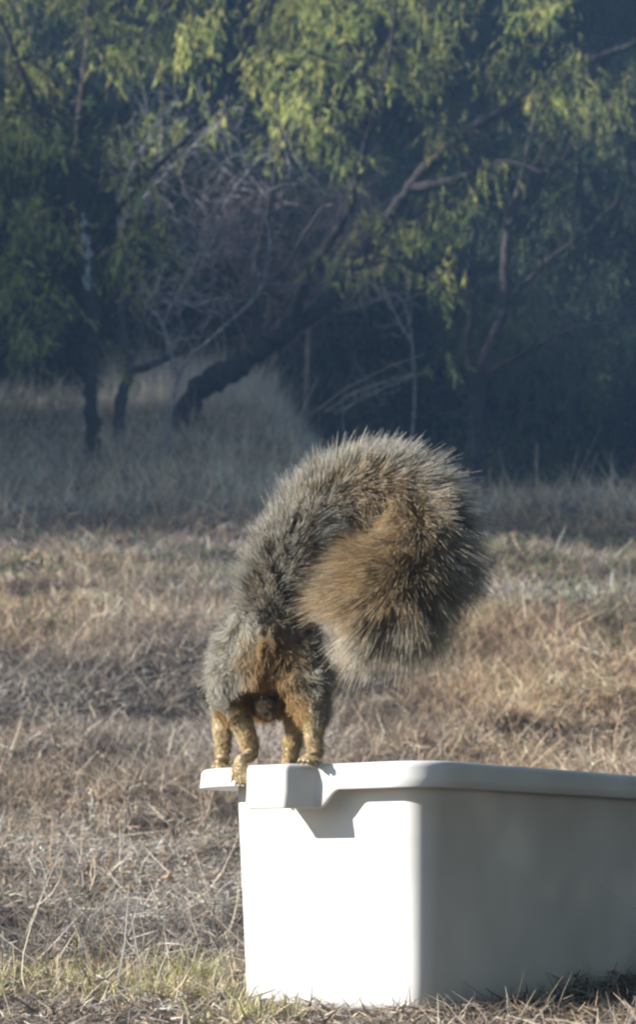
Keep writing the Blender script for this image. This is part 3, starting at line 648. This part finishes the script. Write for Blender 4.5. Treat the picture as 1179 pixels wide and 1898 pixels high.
D = unit(NN * .55 + fl * .75 + clump * .9 + rng.normal(size=(n, 3)) * .16); Bd = fl * .35 + clump * .4
gz = rng.random((n, 1)); tipw = np.where(gz < .6, 1.0, 0.0)
gtip = np.where(tipw > 0, np.array([.95, .93, .86]), np.array([.22, .18, .14]))
otip = colr * (1.0 + .5 * gz); tip = gtip * (1 - o_[:, None]) + otip * o_[:, None]; tip = np.where((rg == DARK)[:, None], colr, tip)
V, Q, C = strands(X, lambda t: X + D * (Lh * t)[:, None] + Bd * (Lh * t * t)[:, None], np.full(n, .00058) * (.7 + .6 * rng.random(n)),
                  lambda t: ramp(t, [(0, colr * .75), (.5, colr), (.72, colr * .8), (1, tip)]), 3)
mesh_obj('coat', V - sq_base, [Q], M_fur, squirrel, C)
# tail brush
n = 100000; tt = rng.random(n) ** .75
def S_out(c, rd):
    v = c - cc_; v[:, 1] = 0; return np.sum(unit(v) * rd, 1)
ii = tt * 59; i0 = np.minimum(ii.astype(int), 58); f = (ii - i0)[:, None]
cp = ts[i0][:, :3] * (1 - f) + ts[i0 + 1][:, :3] * f; tg = unit(ts[i0 + 1][:, :3] - ts[i0][:, :3])
rr = ts[i0][:, 3]
cc_ = P(692, 1045, 2.07)
rad = rng.normal(size=(n, 3)); rad = unit(rad - tg * np.sum(rad * tg, 1, keepdims=True))
clump = np.stack([vnoise(tt * 40 + rad[:, 0] * 3, rad[:, 2] * 6 + rad[:, 1] * 6, .8, q_) - .5 for q_ in (71, 72, 73)], 1) * 1.3
lat = np.array([0, -1.0, 0])
D = unit(rad * (1 - .0 * tt[:, None]) + tg * (.42 - .30 * tt[:, None] + 1.6 * (tt[:, None] > .93) * rng.random((n, 1)) ** .7) + clump * .55 + rng.normal(size=(n, 3)) * .1)
depthf = np.abs(rad[:, 1])                                             # hairs towards / away from the viewer lie shorter: the brush is flat
Lt = np.interp(tt, [0, .06, .2, .4, .75, .92, 1], [.026, .037, .047, .058, .074, .076, .064]) * (.62 + .45 * rng.random(n)) * (1 - .30 * depthf) * np.where(rng.random(n) < .08, 1.18, 1)
out = S_out(cp, rad)
B_ = tg * .25 + np.array([.0, 0, -.12]) + clump * .25
S0_ = cp + rad * (rr * .8)[:, None]
under = ((np.clip(.62 - out - .55 * rad[:, 1], 0, 1) * np.clip((tt - .28) / .2, 0, 1)) > rng.random(n) * .8)[:, None]
lowf = ((cp[:, 2] < P(0, 1040, 2.05)[2]) & (tt > .5))[:, None]
root_c = np.where(under | lowf, np.array([.86, .66, .42]), np.array([.58, .49, .36])) * (.75 + .5 * rng.random((n, 1)))
blk = np.where(tt[:, None] < .4, .10, .08) * np.array([1, .92, .85]); tipc = np.where(rng.random((n, 1)) < .8, np.array([.95, .93, .86]), np.array([.68, .54, .34])) * (.75 + .45 * rng.random((n, 1)))
blk = np.where(under, root_c * .75, blk); tipc = np.where(lowf & (rng.random((n, 1)) < .6), np.array([.80, .72, .58]), tipc); tipc = np.where(under & (rng.random((n, 1)) < .75), np.array([.88, .72, .48]) * (.6 + .6 * rng.random((n, 1))), tipc)
bp_ = .05 * rng.normal(size=(n, 1))
V, Q, C = strands(S0_, lambda t: S0_ + D * (Lt * t)[:, None] + B_ * (Lt * t * t)[:, None], np.full(n, .00060) * (.7 + .7 * rng.random(n)),
                  lambda t: ramp(t, [(0, root_c * 1.1), (.42, root_c * 1.25), (.56, root_c * .8), (.66, blk), (.82, tipc * .75), (1, tipc)]), 6)
mesh_obj('tail_brush', V - sq_base, [Q], M_fur, squirrel, C)
for p, q_, r in claws:
    a = Acc(); add_tube(a, np.array([p, (p + q_) / 2, q_]) - sq_base, [r, r * .7, r * .15], 5); a.obj('claw', M_claw, squirrel, True)
for ex in (-1, 1):
    a = Acc(); cpt = P(471 + ex * 36, 1268, 2.375); a.add(sv * .0042 + cpt - sq_base, sf); a.obj('eye', M_eye, squirrel, True)

# ------------------------------------------------------------------ bluish haze added to lift and tint the shade among the far trees
bmh = bmesh.new(); bmesh.ops.create_cube(bmh, size=1.0)
me = bpy.data.meshes.new('haze'); bmh.to_mesh(me); bmh.free()
hz = bpy.data.objects.new('haze', me); col.objects.link(hz); hz.scale = (260, 200, 31); hz.location = (0, 46, 13.5)
mh = bpy.data.materials.new('haze'); mh.use_nodes = True; N = mh.node_tree.nodes; N.remove(N['Principled BSDF'])
pv = N.new('ShaderNodeVolumePrincipled'); pv.inputs['Color'].default_value = (.34, .58, 1, 1); pv.inputs['Density'].default_value = .0046; pv.inputs['Anisotropy'].default_value = 0
mh.node_tree.links.new(pv.outputs[0], N['Material Output'].inputs['Volume']); me.materials.append(mh); tag(hz, 'thin bluish haze added to lift the dark shade under the trees', None, None, 'stuff')
